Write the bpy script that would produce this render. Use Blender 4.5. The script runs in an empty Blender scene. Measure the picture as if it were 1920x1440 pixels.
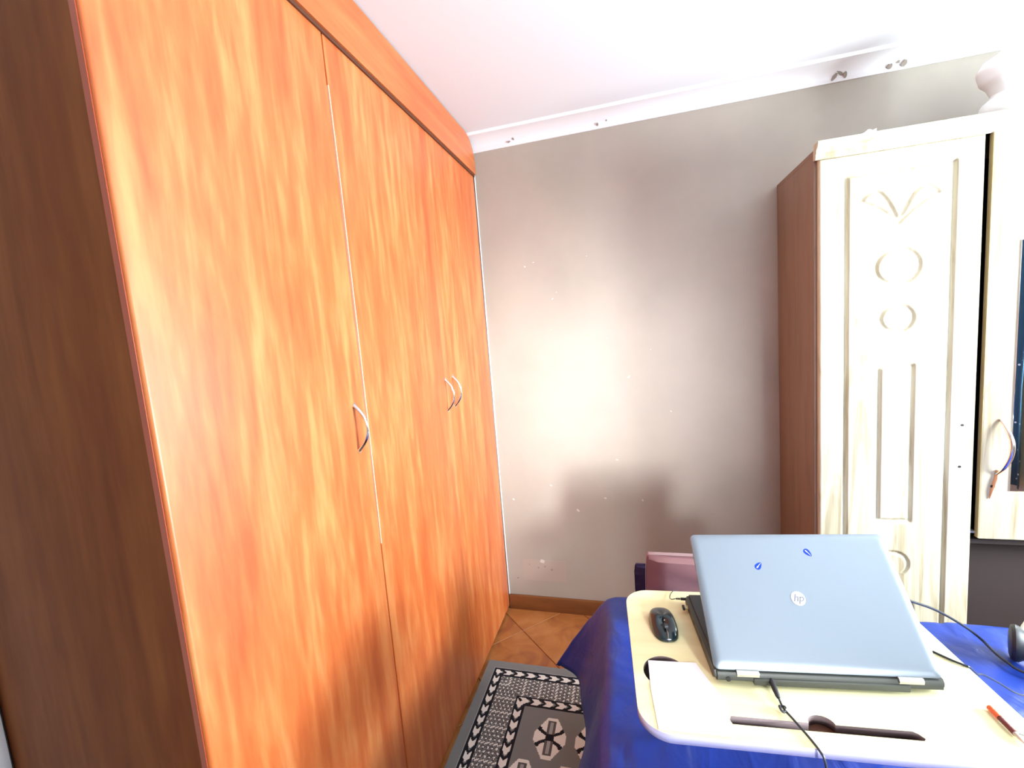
import bpy, bmesh, math, random
from mathutils import Vector, Matrix, noise
random.seed(7)
C = bpy.context.scene.collection
S = bpy.context.scene
PI = math.pi

# ------------------------------------------------------------------ camera
F_PX = 827.0
PITCH, YAW, ROLL, CAM_H = 0.1114, -0.2685, -0.079, 1.522
cam = bpy.data.cameras.new('camera'); cam.sensor_width = 36; cam.lens = F_PX*36/1920
cam.clip_start = 0.02
co = bpy.data.objects.new('camera', cam); C.objects.link(co)
Fv = Vector((math.sin(YAW)*math.cos(PITCH), math.cos(YAW)*math.cos(PITCH), -math.sin(PITCH)))
R0 = Vector((math.cos(YAW), -math.sin(YAW), 0)); U0 = R0.cross(Fv)
Rt = R0*math.cos(ROLL) + U0*math.sin(ROLL); Up = -R0*math.sin(ROLL) + U0*math.cos(ROLL)
M = Matrix((( Rt.x, Up.x, -Fv.x, 0), (Rt.y, Up.y, -Fv.y, 0), (Rt.z, Up.z, -Fv.z, CAM_H), (0, 0, 0, 1)))
co.matrix_world = M
S.camera = co

# ------------------------------------------------------------------ world, light, exposure
vs = S.view_settings
vs.view_transform = 'Standard'; vs.look = 'None'; vs.gamma = 1.0; vs.use_curve_mapping = False
vs.exposure = 1.0
W = bpy.data.worlds.new('world'); S.world = W; W.use_nodes = True
bg = W.node_tree.nodes['Background']; bg.inputs[0].default_value = (0.80, 0.90, 1.0, 1); bg.inputs[1].default_value = 4.0
def area(name, loc, rot, sx, sy, power, color):
    l = bpy.data.lights.new(name, 'AREA'); l.shape = 'RECTANGLE'; l.size = sx; l.size_y = sy
    l.energy = power; l.color = color
    o = bpy.data.objects.new(name, l); o.location = loc; o.rotation_euler = rot; C.objects.link(o); return o
# daylight entering by the window in the right wall, and by the one in the wall behind the camera
area('window_daylight', (2.44, 0.95, 1.42), (0, PI/2, 0), 0.72, 0.80, 114, (0.84, 0.94, 1.0))
area('rear_window_daylight', (1.25, -1.74, 1.6), (-PI/2, 0, PI), 1.2, 1.1, 5, (0.84, 0.95, 0.98))
# added narrow lamp without a source of its own, brightens a back wall patch
_b = area('added_wall_patch_light', (1.15, -1.70, 1.75), (0, 0, 0), 0.25, 0.5, 4.2, (0.95, 0.97, 1.0))
_b.data.spread = math.radians(26)
_b.rotation_euler = (Vector((-0.32, 2.22, 1.12)) - Vector(_b.location)).to_track_quat('-Z', 'Y').to_euler()

# ------------------------------------------------------------------ helpers
def mat(name, col, rough=0.6, metal=0.0, spec=0.5, coat=0.0, sheen=0.0):
    m = bpy.data.materials.new(name); m.use_nodes = True
    b = m.node_tree.nodes['Principled BSDF']
    b.inputs['Base Color'].default_value = (*col, 1); b.inputs['Roughness'].default_value = rough
    b.inputs['Metallic'].default_value = metal; b.inputs['Specular IOR Level'].default_value = spec
    b.inputs['Coat Weight'].default_value = coat; b.inputs['Coat Roughness'].default_value = 0.15 if rough < 0.4 else 0.38
    b.inputs['Sheen Weight'].default_value = sheen
    return m
def nd(m, t, **kw):
    n = m.node_tree.nodes.new(t)
    for k, v in kw.items(): setattr(n, k, v)
    return n
def lk(m, a, b): m.node_tree.links.new(a, b)
def coords(m, scale=(1,1,1), which='Object', rot=(0,0,0), loc=(0,0,0)):
    tc = nd(m, 'ShaderNodeTexCoord'); mp = nd(m, 'ShaderNodeMapping')
    mp.inputs['Scale'].default_value = scale; mp.inputs['Rotation'].default_value = rot; mp.inputs['Location'].default_value = loc
    lk(m, tc.outputs[which], mp.inputs[0]); return mp.outputs[0]
def noise_tex(m, vec, scale, detail=3, rough=0.5, dist=0.0):
    n = nd(m, 'ShaderNodeTexNoise'); n.inputs['Scale'].default_value = scale; n.inputs['Detail'].default_value = detail
    n.inputs['Roughness'].default_value = rough; n.inputs['Distortion'].default_value = dist
    lk(m, vec, n.inputs['Vector']); return n.outputs['Fac']
def ramp(m, fac, stops, interp='LINEAR'):
    r = nd(m, 'ShaderNodeValToRGB'); cr = r.color_ramp; cr.interpolation = interp
    while len(cr.elements) < len(stops): cr.elements.new(0.5)
    for e, (p, c) in zip(cr.elements, stops): e.position = p; e.color = (*c, 1)
    lk(m, fac, r.inputs[0]); return r.outputs[0]
def mixc(m, fac, a, b, mode='MIX'):
    n = nd(m, 'ShaderNodeMix', data_type='RGBA', blend_type=mode)
    for sock, v in ((n.inputs[0], fac), (n.inputs[6], a), (n.inputs[7], b)):
        if hasattr(v, 'links'): lk(m, v, sock)
        elif isinstance(v, tuple): sock.default_value = (*v, 1)
        else: sock.default_value = v
    return n.outputs[2]
def bsdf(m): return m.node_tree.nodes['Principled BSDF']
def bump(m, fac, strength, dist=0.002):
    b = nd(m, 'ShaderNodeBump'); b.inputs['Strength'].default_value = strength; b.inputs['Distance'].default_value = dist
    lk(m, fac, b.inputs['Height']); lk(m, b.outputs[0], bsdf(m).inputs['Normal'])

def obj(name, bm, m=None, parent=None, smooth=False, loc=None, rot=None):
    me = bpy.data.meshes.new(name)
    bmesh.ops.recalc_face_normals(bm, faces=bm.faces)
    if smooth:
        for f in bm.faces: f.smooth = True
    bm.to_mesh(me); bm.free()
    if m: me.materials.append(m)
    if smooth:
        try: me.set_sharp_from_angle(angle=math.radians(40))
        except Exception: pass
    o = bpy.data.objects.new(name, me); C.objects.link(o)
    if parent: o.parent = parent
    if loc: o.location = loc
    if rot: o.rotation_euler = rot
    return o
def tag(o, label, cat, group=None):
    o['label'] = label; o['category'] = cat
    if group: o['group'] = group
    return o
def thing(name, label, cat, loc=(0,0,0), rotz=0, group=None):
    o = bpy.data.objects.new(name, None); C.objects.link(o); o.location = loc; o.rotation_euler = (0,0,rotz)
    o.empty_display_size = 0.05
    return tag(o, label, cat, group)
def struct(o): o['kind'] = 'structure'; return o
def bx(bm, x0, x1, y0, y1, z0, z1, bev=0.0, seg=2):
    r = bmesh.ops.create_cube(bm, size=1.0)
    for v in r['verts']:
        v.co.x = x0 + (v.co.x+0.5)*(x1-x0); v.co.y = y0 + (v.co.y+0.5)*(y1-y0); v.co.z = z0 + (v.co.z+0.5)*(z1-z0)
    if bev > 0:
        es = list({e for v in r['verts'] for e in v.link_edges})
        bmesh.ops.bevel(bm, geom=es, offset=bev, segments=seg, profile=0.5, affect='EDGES')
def box(name, x0, x1, y0, y1, z0, z1, m, parent=None, bev=0.0, seg=2):
    bm = bmesh.new(); bx(bm, x0, x1, y0, y1, z0, z1, bev, seg)
    return obj(name, bm, m, parent, smooth=bev > 0)
def tube(bm, pts, r, n=10, caps=True, flat=None):
    """round tube along points (r may be a list); flat = scale of the second axis"""
    pts = [Vector(p) for p in pts]; rings = []
    prev = None
    for i, p in enumerate(pts):
        t = (pts[min(i+1, len(pts)-1)] - pts[max(i-1, 0)]).normalized()
        if prev is None:
            a = Vector((0,0,1)) if abs(t.z) < 0.9 else Vector((1,0,0))
            u = t.cross(a).normalized()
        else: u = (prev - t*prev.dot(t)).normalized()
        prev = u; w = t.cross(u)
        rr = r[i] if isinstance(r, (list, tuple)) else r
        rings.append([bm.verts.new(p + u*math.cos(2*PI*k/n)*rr + w*math.sin(2*PI*k/n)*rr*(flat or 1)) for k in range(n)])
    for a, b in zip(rings, rings[1:]):
        for k in range(n): bm.faces.new((a[k], a[(k+1)%n], b[(k+1)%n], b[k]))
    if caps: bm.faces.new(rings[0][::-1]); bm.faces.new(rings[-1])
def smooth_pts(P, n=8):
    P = [Vector(p) for p in P]; Q = [P[0]*2-P[1]] + P + [P[-1]*2-P[-2]]; out = []
    for i in range(1, len(Q)-2):
        a, b, c, d = Q[i-1:i+3]
        for k in range(n):
            t = k/n
            out.append(0.5*((2*b) + (c-a)*t + (2*a-5*b+4*c-d)*t*t + (3*b-a-3*c+d)*t**3))
    out.append(P[-1]); return out
def lathe(bm, prof, n=24, axis='z', center=(0,0,0)):
    c = Vector(center); rings = []
    for r, h in prof:
        ring = []
        for k in range(n):
            a = 2*PI*k/n
            v = {'z': Vector((r*math.cos(a), r*math.sin(a), h)), 'y': Vector((r*math.cos(a), h, r*math.sin(a))),
                 'x': Vector((h, r*math.cos(a), r*math.sin(a)))}[axis]
            ring.append(bm.verts.new(c+v))
        rings.append(ring)
    for a, b in zip(rings, rings[1:]):
        for k in range(n): bm.faces.new((a[k], a[(k+1)%n], b[(k+1)%n], b[k]))
    bm.faces.new(rings[0][::-1]); bm.faces.new(rings[-1])
def prism(bm, poly, fn, t0, t1):
    """extrude a 2D polygon; fn(a, b, t) -> point"""
    A = [bm.verts.new(fn(a, b, t0)) for a, b in poly]; B = [bm.verts.new(fn(a, b, t1)) for a, b in poly]
    bm.faces.new(A[::-1]); bm.faces.new(B)
    for i in range(len(poly)): j = (i+1) % len(poly); bm.faces.new((A[i], A[j], B[j], B[i]))
def sheet(outer, holes, thick, bevel=0.0, res=3):
    """plate with holes lying in XY, from a filled 2D curve"""
    cu = bpy.data.curves.new('outline', 'CURVE'); cu.dimensions = '2D'; cu.fill_mode = 'BOTH'
    cu.extrude = thick/2 - bevel; cu.bevel_depth = bevel; cu.bevel_resolution = res; cu.offset = -bevel
    for loop in [outer] + holes:
        s = cu.splines.new('POLY'); s.points.add(len(loop)-1); s.use_cyclic_u = True
        for p, (x, y) in zip(s.points, loop): p.co = (x, y, 0, 1)
    o = bpy.data.objects.new('outline', cu); me = bpy.data.meshes.new_from_object(o)
    bm = bmesh.new(); bm.from_mesh(me); bmesh.ops.remove_doubles(bm, verts=bm.verts, dist=1e-5)
    bpy.data.objects.remove(o); bpy.data.curves.remove(cu); bpy.data.meshes.remove(me)
    return bm
def rrect(x0, x1, y0, y1, r, n=8):
    pts = []
    for cx, cy, a0 in ((x1-r, y1-r, 0), (x0+r, y1-r, PI/2), (x0+r, y0+r, PI), (x1-r, y0+r, 3*PI/2)):
        for k in range(n+1): a = a0 + PI/2*k/n; pts.append((cx+r*math.cos(a), cy+r*math.sin(a)))
    return pts

# ------------------------------------------------------------------ materials
# orange wood grain laminate
def wood_mat(name, cols, rough, coat=0.0, axis='z', scale=1.0):
    m = mat(name, cols[1], rough, coat=coat)
    sc = {'z': (1, 1, 0.10), 'y': (1, 0.10, 1), 'x': (0.10, 1, 1)}[axis]
    sc2 = {'z': (1, 1, 0.16), 'y': (1, 0.16, 1), 'x': (0.16, 1, 1)}[axis]
    v = coords(m, sc); v2 = coords(m, sc2, loc=(3.1, 1.7, 5.2))
    a = noise_tex(m, v, 21*scale, 3, 0.5, 0.3)
    b = noise_tex(m, v2, 55*scale, 3, 0.5, 0.2)
    c = noise_tex(m, coords(m, (1, 1, 0.7)), 2.2, 2, 0.5)
    s = nd(m, 'ShaderNodeMath', operation='MULTIPLY_ADD'); lk(m, a, s.inputs[0]); s.inputs[1].default_value = 0.55
    t = nd(m, 'ShaderNodeMath', operation='MULTIPLY'); lk(m, b, t.inputs[0]); t.inputs[1].default_value = 0.30
    lk(m, t.outputs[0], s.inputs[2])
    u = nd(m, 'ShaderNodeMath', operation='MULTIPLY_ADD'); lk(m, c, u.inputs[0]); u.inputs[1].default_value = 0.15; lk(m, s.outputs[0], u.inputs[2])
    col = ramp(m, u.outputs[0], [(0.36, cols[0]), (0.50, cols[1]), (0.66, cols[2])])
    lk(m, col, bsdf(m).inputs['Base Color'])
    return m
ORANGE = wood_mat('orange_wood_laminate', [(0.47, 0.088, 0.018), (0.575, 0.140, 0.033), (0.67, 0.245, 0.075)], 0.45, coat=0.25)
ORANGE_H = wood_mat('orange_wood_pelmet', [(0.45, 0.10, 0.025), (0.52, 0.135, 0.035), (0.58, 0.18, 0.05)], 0.38, axis='y', coat=0.1)
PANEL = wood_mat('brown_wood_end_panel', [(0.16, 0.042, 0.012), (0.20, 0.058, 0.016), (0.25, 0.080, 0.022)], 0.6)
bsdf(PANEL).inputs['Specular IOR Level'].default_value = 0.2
EDGE = mat('red_brown_edging', (0.42, 0.07, 0.02), 0.35, coat=0.4)
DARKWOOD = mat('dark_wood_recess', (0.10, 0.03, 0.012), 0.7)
CREAM = mat('cream_wood', (0.80, 0.70, 0.50), 0.45)
def cream():
    m = CREAM
    v = coords(m, (1, 1, 0.09)); a = noise_tex(m, v, 22, 3, 0.55, 1.6); b = noise_tex(m, coords(m, (1, 1, 0.03)), 120, 2, 0.5)
    col = ramp(m, a, [(0.34, (0.38, 0.31, 0.19)), (0.44, (0.54, 0.48, 0.33)), (0.62, (0.61, 0.56, 0.41))])
    col2 = mixc(m, 0.15, col, ramp(m, b, [(0.4, (0.42, 0.34, 0.22)), (0.6, (0.78, 0.72, 0.56))]))
    lk(m, col2, bsdf(m).inputs['Base Color'])
cream()
CREAM_EDGE = mat('olive_cream_edge', (0.42, 0.36, 0.18), 0.5)
SIDE = wood_mat('reddish_brown_side_panel', [(0.20, 0.125, 0.08), (0.235, 0.148, 0.10), (0.26, 0.165, 0.11)], 0.55)
INNER = mat('dark_brown_inside', (0.022, 0.012, 0.011), 0.75)
CHROME = mat('chrome', (0.85, 0.82, 0.80), 0.13, metal=1.0)
MIRROR = mat('mirror_glass', (0.90, 0.93, 0.95), 0.01, metal=1.0)
BLACK = mat('black_plastic', (0.012, 0.014, 0.018), 0.22, coat=0.5)
BLACKM = mat('matt_black', (0.012, 0.013, 0.016), 0.5)
CABLE = mat('black_cable', (0.02, 0.024, 0.03), 0.4)
# painted wall
WALL = mat('taupe_wall_paint', (0.46, 0.385, 0.325), 0.5, spec=0.35)
a_ = noise_tex(WALL, coords(WALL), 2.2, 4, 0.6); lk(WALL, ramp(WALL, a_, [(0.35, (0.39, 0.355, 0.30)), (0.65, (0.44, 0.395, 0.335))]), bsdf(WALL).inputs['Base Color'])
bump(WALL, noise_tex(WALL, coords(WALL), 14, 5, 0.6), 0.25, 0.004)
GREYWALL = mat('grey_side_wall_paint', (0.30, 0.29, 0.28), 0.7)
WHITE = mat('white_ceiling_paint', (0.77, 0.80, 0.83), 0.6)
bump(WHITE, noise_tex(WHITE, coords(WHITE), 5, 3, 0.5), 0.2, 0.006)
CORN = mat('white_cornice_plaster', (0.83, 0.85, 0.87), 0.5)
CHIP = mat('pale_plaster_chip', (0.64, 0.60, 0.56), 0.8)
STAIN = mat('brown_grey_mark', (0.30, 0.26, 0.22), 0.9)
BASE = mat('brown_baseboard_wood', (0.22, 0.085, 0.025), 0.5)
lk(BASE, ramp(BASE, noise_tex(BASE, coords(BASE, (0.2, 1, 1)), 18), [(0.3, (0.17, 0.062, 0.018)), (0.7, (0.26, 0.10, 0.03))]), bsdf(BASE).inputs['Base Color'])
TILE = mat('terracotta_floor_tile', (0.33, 0.12, 0.035), 0.35)
tn = noise_tex(TILE, coords(TILE, (1, 1, 1)), 6, 4, 0.6, 1.0)
lk(TILE, ramp(TILE, tn, [(0.32, (0.24, 0.075, 0.03)), (0.5, (0.36, 0.135, 0.035)), (0.68, (0.42, 0.18, 0.06))]), bsdf(TILE).inputs['Base Color'])
GROUT = mat('brown_grout', (0.19, 0.075, 0.03), 0.9)
BLUE = mat('royal_blue_fabric', (0.002, 0.028, 0.27), 0.42, sheen=0.05)
bsdf(BLUE).inputs['Sheen Tint'].default_value = (0.2, 0.5, 1, 1)
bump(BLUE, noise_tex(BLUE, coords(BLUE, (1, 0.5, 1)), 15, 3, 0.5, 0.5), 0.5, 0.014)
MAROON = mat('dusty_maroon_fabric', (0.22, 0.095, 0.10), 0.85, sheen=0.3)
bump(MAROON, noise_tex(MAROON, coords(MAROON), 24, 3), 0.3, 0.003)
NAVY = mat('navy_fabric', (0.02, 0.012, 0.06), 0.85)
DESK = mat('pale_wood_desk_top', (0.82, 0.72, 0.46), 0.35)
lk(DESK, ramp(DESK, noise_tex(DESK, coords(DESK, (0.12, 1, 1)), 40, 3, 0.5, 0.5), [(0.3, (0.74, 0.68, 0.37)), (0.7, (0.82, 0.77, 0.46))]), bsdf(DESK).inputs['Base Color'])
DESK_EDGE = mat('white_banding_bluish_shade', (0.50, 0.48, 0.70), 0.4)  # white banding, the bluish shade on it mixed into the colour
SLOT = mat('purple_brown_cut', (0.15, 0.105, 0.105), 0.8)
ALU = mat('brushed_aluminium_lid', (0.235, 0.27, 0.305), 0.38, metal=0.85)
DARKGREY = mat('dark_grey_laptop_base', (0.040, 0.044, 0.036), 0.5)
SILVER = mat('silver_hinge', (0.62, 0.62, 0.58), 0.3, metal=0.8)
PAPERM = mat('white_paper', (0.88, 0.88, 0.90), 0.7)
GLASS = bpy.data.materials.new('window_glass'); GLASS.use_nodes = True
nt = GLASS.node_tree; nt.nodes.clear()
out = nt.nodes.new('ShaderNodeOutputMaterial'); mx = nt.nodes.new('ShaderNodeMixShader'); tr = nt.nodes.new('ShaderNodeBsdfTransparent'); gl = nt.nodes.new('ShaderNodeBsdfGlossy')
gl.inputs['Roughness'].default_value = 0.02; mx.inputs[0].default_value = 0.06
nt.links.new(tr.outputs[0], mx.inputs[1]); nt.links.new(gl.outputs[0], mx.inputs[2]); nt.links.new(mx.outputs[0], out.inputs[0])

# ------------------------------------------------------------------ room shell
XL, XR, YB, YN, H = -1.27, 2.30, 2.224, -1.60, 2.50
XW = -0.7246                                     # front of the big wardrobe
def wall_with_hole(name, x0, x1, y0, y1, hole, axis, m):
    bm = bmesh.new(); a0, a1, z0, z1 = hole
    if axis == 'y':   # wall runs along y
        for (p, q, r, s) in ((y0, a0, 0, H), (a1, y1, 0, H), (a0, a1, 0, z0), (a0, a1, z1, H)): bx(bm, x0, x1, p, q, r, s)
    else:
        for (p, q, r, s) in ((x0, a0, 0, H), (a1, x1, 0, H), (a0, a1, 0, z0), (a0, a1, z1, H)): bx(bm, p, q, y0, y1, r, s)
    return struct(obj(name, bm, m))
wall_back = struct(box('wall_back', XL-0.12, XR+0.12, YB, YB+0.12, -0.05, H, WALL))
struct(box('wall_left', XL-0.12, XL, YN-0.12, YB, -0.05, H, GREYWALL))
WIN_R = (0.40, 1.50, 0.92, 1.92); WIN_N = (0.65, 1.85, 1.0, 2.15)
wall_with_hole('wall_right', XR, XR+0.12, YN-0.12, YB, WIN_R, 'y', WALL)
wall_with_hole('wall_near', XL, XR, YN-0.12, YN, WIN_N, 'x', WALL)
struct(box('ceiling', XL-0.12, XR+0.12, YN-0.12, YB+0.12, H, H+0.1, WHITE))
# windows
def window(name, axis, hole, pos):
    a0, a1, z0, z1 = hole; w = 0.04
    bm = bmesh.new()
    def b(p, q, r, s):
        if axis == 'y': bx(bm, pos, pos+0.05, p, q, r, s, 0.004)
        else: bx(bm, p, q, pos, pos+0.05, r, s, 0.004)
    b(a0, a0+w, z0, z1); b(a1-w, a1, z0, z1); b(a0, a1, z0, z0+w); b(a0, a1, z1-w, z1)
    mid = (a0+a1)/2; b(mid-0.015, mid+0.015, z0, z1)
    fr = struct(obj(name, bm, CORN, smooth=True))
    for p, q in ((a0+w, mid-0.015), (mid+0.015, a1-w)):
        bm = bmesh.new()
        if axis == 'y': bx(bm, pos+0.022, pos+0.026, p, q, z0+w, z1-w)
        else: bx(bm, p, q, pos+0.022, pos+0.026, z0+w, z1-w)
        obj('pane', bm, GLASS, fr)
    return fr
window('window_1', 'y', WIN_R, XR+0.03)
window('window_2', 'x', WIN_N, YN-0.08)

# floor: grout bed and diagonal tiles
floor = struct(box('floor', XL-0.12, XR+0.12, YN-0.12, YB+0.12, -0.06, -0.006, GROUT))
T = 0.33
def clip(poly, fn):
    out = []
    for i in range(len(poly)):
        p, q = poly[i-1], poly[i]; dp, dq = fn(p), fn(q)
        if dp * dq < 0: out.append(p + (q-p)*(dp/(dp-dq)))
        if dq >= 0: out.append(q)
    return out
d = Vector((math.cos(PI/4), math.sin(PI/4))); e = Vector((-d.y, d.x)); o0 = Vector((-0.605, 2.037)) - (d+e)*T/2
hw = T/2 - 0.0014; corners = [(-hw,-hw), (hw,-hw), (hw,hw), (-hw,hw)]
tile_mesh = None
for i in range(-16, 17):
    for j in range(-16, 17):
        c = o0 + d*(i*T) + e*(j*T)
        P = [c + d*a + e*b for a, b in corners]
        for fn in (lambda p: p.x-XL-0.002, lambda p: XR-0.002-p.x, lambda p: p.y-YN-0.002, lambda p: YB-0.002-p.y):
            if P: P = clip(P, fn)
        if len(P) < 3 or sum(P[k-1].cross(P[k]) for k in range(len(P)))/2 < 0.002: continue
        full = len(P) == 4 and abs(c.x-(XL+XR)/2) < (XR-XL)/2-0.25 and abs(c.y-(YB+YN)/2) < (YB-YN)/2-0.25
        if full and tile_mesh:
            t = bpy.data.objects.new('tile', tile_mesh); C.objects.link(t); t.parent = floor; t.location = (c.x, c.y, 0); continue
        bm = bmesh.new(); prism(bm, [(p.x-c.x, p.y-c.y) for p in P], lambda a, b, t: Vector((a, b, t)), -0.006, 0.0)
        bmesh.ops.bevel(bm, geom=[ed for ed in bm.edges if all(v.co.z > -0.001 for v in ed.verts)], offset=0.0012, segments=1, affect='EDGES')
        t = obj('tile', bm, TILE, floor, loc=(c.x, c.y, 0))
        if full: tile_mesh = t.data

# cornices (trim): coved profile 9 x 5 cm
def cornice(name, length_axis, a0, a1, wallpos, sgn):
    prof = [(0, -0.062), (0.006, -0.062), (0.010, -0.052)]
    for k in range(9):
        a = PI/2*k/8; prof.append((0.010 + 0.065*(1-math.cos(a)), -0.052 + 0.040*math.sin(a)))
    prof += [(0.088, -0.012), (0.092, 0.0), (0, 0)]
    bm = bmesh.new()
    if length_axis == 'x': prism(bm, prof, lambda a, b, t: Vector((t, wallpos + sgn*a, H + b)), a0, a1)
    else: prism(bm, prof, lambda a, b, t: Vector((wallpos + sgn*a, t, H + b)), a0, a1)
    return struct(obj(name, bm, CORN, smooth=True))
corn = cornice('trim_1', 'x', XW+0.004, XR, YB, -1)
cornice('trim_2', 'y', YN, YB, XR, -1)
cornice('trim_3', 'x', XL, XR, YN, 1)
cornice('trim_4', 'y', YN, 0.49, XL, 1)
# stains and small scars on the cornice
def blob(bm, c, r1, r2, ang, nrm, th=0.0012, n=10):
    """small irregular flat patch facing nrm"""
    nrm = Vector(nrm).normalized(); u = nrm.cross(Vector((0,0,1))).normalized(); v = nrm.cross(u)
    pts = []
    for k in range(n):
        a = 2*PI*k/n; f = 1 + random.uniform(-0.28, 0.28)
        p = (math.cos(a)*r1*f, math.sin(a)*r2*f)
        pts.append((p[0]*math.cos(ang)-p[1]*math.sin(ang), p[0]*math.sin(ang)+p[1]*math.cos(ang)))
    prism(bm, pts, lambda a, b, t: Vector(c) + u*a + v*b + nrm*t, -0.003, th)
cn = (0, -0.83, -0.55)
for group in ([(-0.527, 0.008, 0.006, 0.2), (-0.505, 0.005, 0.008, 0.5)], [(-0.101, 0.005, 0.009, 0.5), (-0.060, 0.003, 0.006, 0.3)],
              [(0.846, 0.007, 0.018, -0.5), (0.868, 0.016, 0.007, -0.6), (0.884, 0.006, 0.015, 0.2)], [(1.035, 0.010, 0.012, -0.4), (1.062, 0.008, 0.007, 0.4), (1.083, 0.010, 0.014, -0.2)]):
    bm = bmesh.new()
    for k, (x, r1, r2, ang) in enumerate(group):
        blob(bm, (x, YB-0.0165, H-0.043 + (0.006 if k % 2 else -0.003)), r1, r2*0.7, ang, cn)
    obj('stain', bm, STAIN, corn)

# wall scars: little plaster chips, each with its own edge
pits = [(984,500,5),(1000,492,3),(1036,560,4),(1043,548,3),(1033,618,2),(1100,634,3),(1138,634,3),(1070,680,2),(1179,706,6),(1258,771,3),(1025,800,3),(1042,802,2),
        (1157,862,4),(1033,910,4),(963,936,5),(1084,957,8),(1135,934,5),(1205,938,5),(972,1083,3),(1100,480,2),(1220,655,2),(953,870,2)]
def ray_back(px, py, y):
    dd = Fv*F_PX + Rt*(px-960) - Up*(py-720); return Vector((0,0,CAM_H)) + dd*(y/dd.y)
for px, py, r in pits:
    p = ray_back(px, py, YB); s = r/380.0
    bm = bmesh.new(); blob(bm, p, s*0.5, s*0.3, random.uniform(-1, 1), (0,-1,0), 0.0012, 8)
    obj('paint_chip', bm, CHIP, wall_back)
for px, py, r in [(972,1083,3),(1022,1062,3),(1035,1068,4),(1010,1064,3),(993,1058,2)]:
    p = ray_back(px, py, YB); bm = bmesh.new(); blob(bm, p + Vector((0,-0.0006,0)), r/600, r/700, 0.4, (0,-1,0), 0.0016, 8)
    obj('dark_scar', bm, STAIN, wall_back)
PATCH = mat('brownish_repainted_patch', (0.43, 0.36, 0.305), 0.5)
p0 = ray_back(980, 1048, YB); p1 = ray_back(1062, 1092, YB)
bm = bmesh.new(); bx(bm, p0.x, p1.x, YB-0.0008, YB+0.002, p1.z, p0.z); obj('repainted_patch', bm, PATCH, wall_back)
bm = bmesh.new(); blob(bm, ray_back(1017, 1052, YB), 0.012, 0.011, 0.3, (0,-1,0), 0.003, 10); obj('paint_chip', bm, CHIP, wall_back)

# baseboards
def board(name, x0, x1, y0, y1):
    return struct(box(name, x0, x1, y0, y1, -0.004, 0.082, BASE, bev=0.004))
board('baseboard_back', XW+0.003, XR-0.02, YB-0.016, YB)
board('baseboard_right', XR-0.016, XR, YN, YB)
board('baseboard_near', XL, XR-0.02, YN, YN+0.016)
struct(box('trim_5', XL, XL+0.016, 0.445, 0.502, 0, H-0.09, CORN, bev=0.004))    # white strip where the wardrobe meets the side wall
box('filler_bead', XW+0.0005, XW+0.005, YB-0.006, YB+0.002, 0.0, H-0.05, CORN, wall_back, 0.002)

# ------------------------------------------------------------------ big orange wardrobe
YW0, YW1 = 0.507, YB-0.002
SEAMS = [YW0, 1.0714, 1.662, YW1]
ZD = 2.345                                        # top of the doors
ward = thing('built_in_wardrobe', 'tall orange wood-grain wardrobe reaching the ceiling along the left side', 'wardrobe', (XW-0.25, (YW0+YW1)/2, 0))
def wl(o):   # parts are modelled in world space under an offset Empty
    o.location = o.location - Vector(o.parent.location); return o
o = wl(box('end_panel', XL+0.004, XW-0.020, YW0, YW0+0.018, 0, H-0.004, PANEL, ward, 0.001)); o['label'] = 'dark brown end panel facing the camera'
o = wl(box('panel_edging', XW-0.0196, XW-0.0175, YW0-0.001, YW0+0.016, 0, H-0.004, EDGE, ward))
wl(box('back_panel', XL+0.004, XL+0.012, YW0+0.018, YW1, 0, H-0.004, DARKWOOD, ward))
wl(box('far_side_panel', XL+0.012, XW-0.020, YW1-0.018, YW1, 0, H-0.06, DARKWOOD, ward))
wl(box('top_panel', XL+0.012, XW-0.020, YW0+0.018, YW1-0.10, ZD+0.03, ZD+0.048, DARKWOOD, ward))
wl(box('plinth', XL+0.012, XW-0.022, YW0+0.018, YW1-0.018, 0, 0.05, DARKWOOD, ward))
for s in SEAMS[1:3]:
    wl(box('partition', XL+0.012, XW-0.022, s-0.009, s+0.009, 0.05, ZD+0.03, DARKWOOD, ward))
doors = []
for i in range(3):
    a, b = SEAMS[i] + (0 if i == 0 else 0.0008), SEAMS[i+1] - (0.0008 if i < 2 else 0.012)
    bm = bmesh.new(); bx(bm, XW-0.018, XW, a, b, 0.018, ZD)
    es = [e for e in bm.edges if all(v.co.x > XW-0.001 for v in e.verts)]
    bmesh.ops.bevel(bm, geom=es, offset=0.0065 if i == 0 else 0.0015, segments=4, profile=0.5, affect='EDGES')
    dr = wl(obj('door', bm, ORANGE, ward, smooth=True)); doors.append(dr)
# thin red-brown edging on the near door edge
wl(box('door_edging', XW-0.0176, XW-0.007, YW0-0.0012, YW0+0.001, 0.018, ZD, EDGE, doors[0])).location = (0,0,0)
bm = bmesh.new(); vs_ = []  # lit raw door edge: highlight put into a pale, tapered strip
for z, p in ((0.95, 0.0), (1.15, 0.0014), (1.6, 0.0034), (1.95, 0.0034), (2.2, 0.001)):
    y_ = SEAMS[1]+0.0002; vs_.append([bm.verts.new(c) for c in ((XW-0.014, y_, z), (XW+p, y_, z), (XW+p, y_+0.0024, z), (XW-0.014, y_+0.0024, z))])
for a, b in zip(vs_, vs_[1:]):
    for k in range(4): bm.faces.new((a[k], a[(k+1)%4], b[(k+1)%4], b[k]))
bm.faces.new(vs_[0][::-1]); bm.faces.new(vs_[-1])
eb = obj('lit_edge_strip', bm, mat('lit_raw_edge', (0.85, 0.62, 0.42), 0.5), doors[1]); eb['label'] = 'pale strip for the lit raw edge of the middle door'
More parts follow.
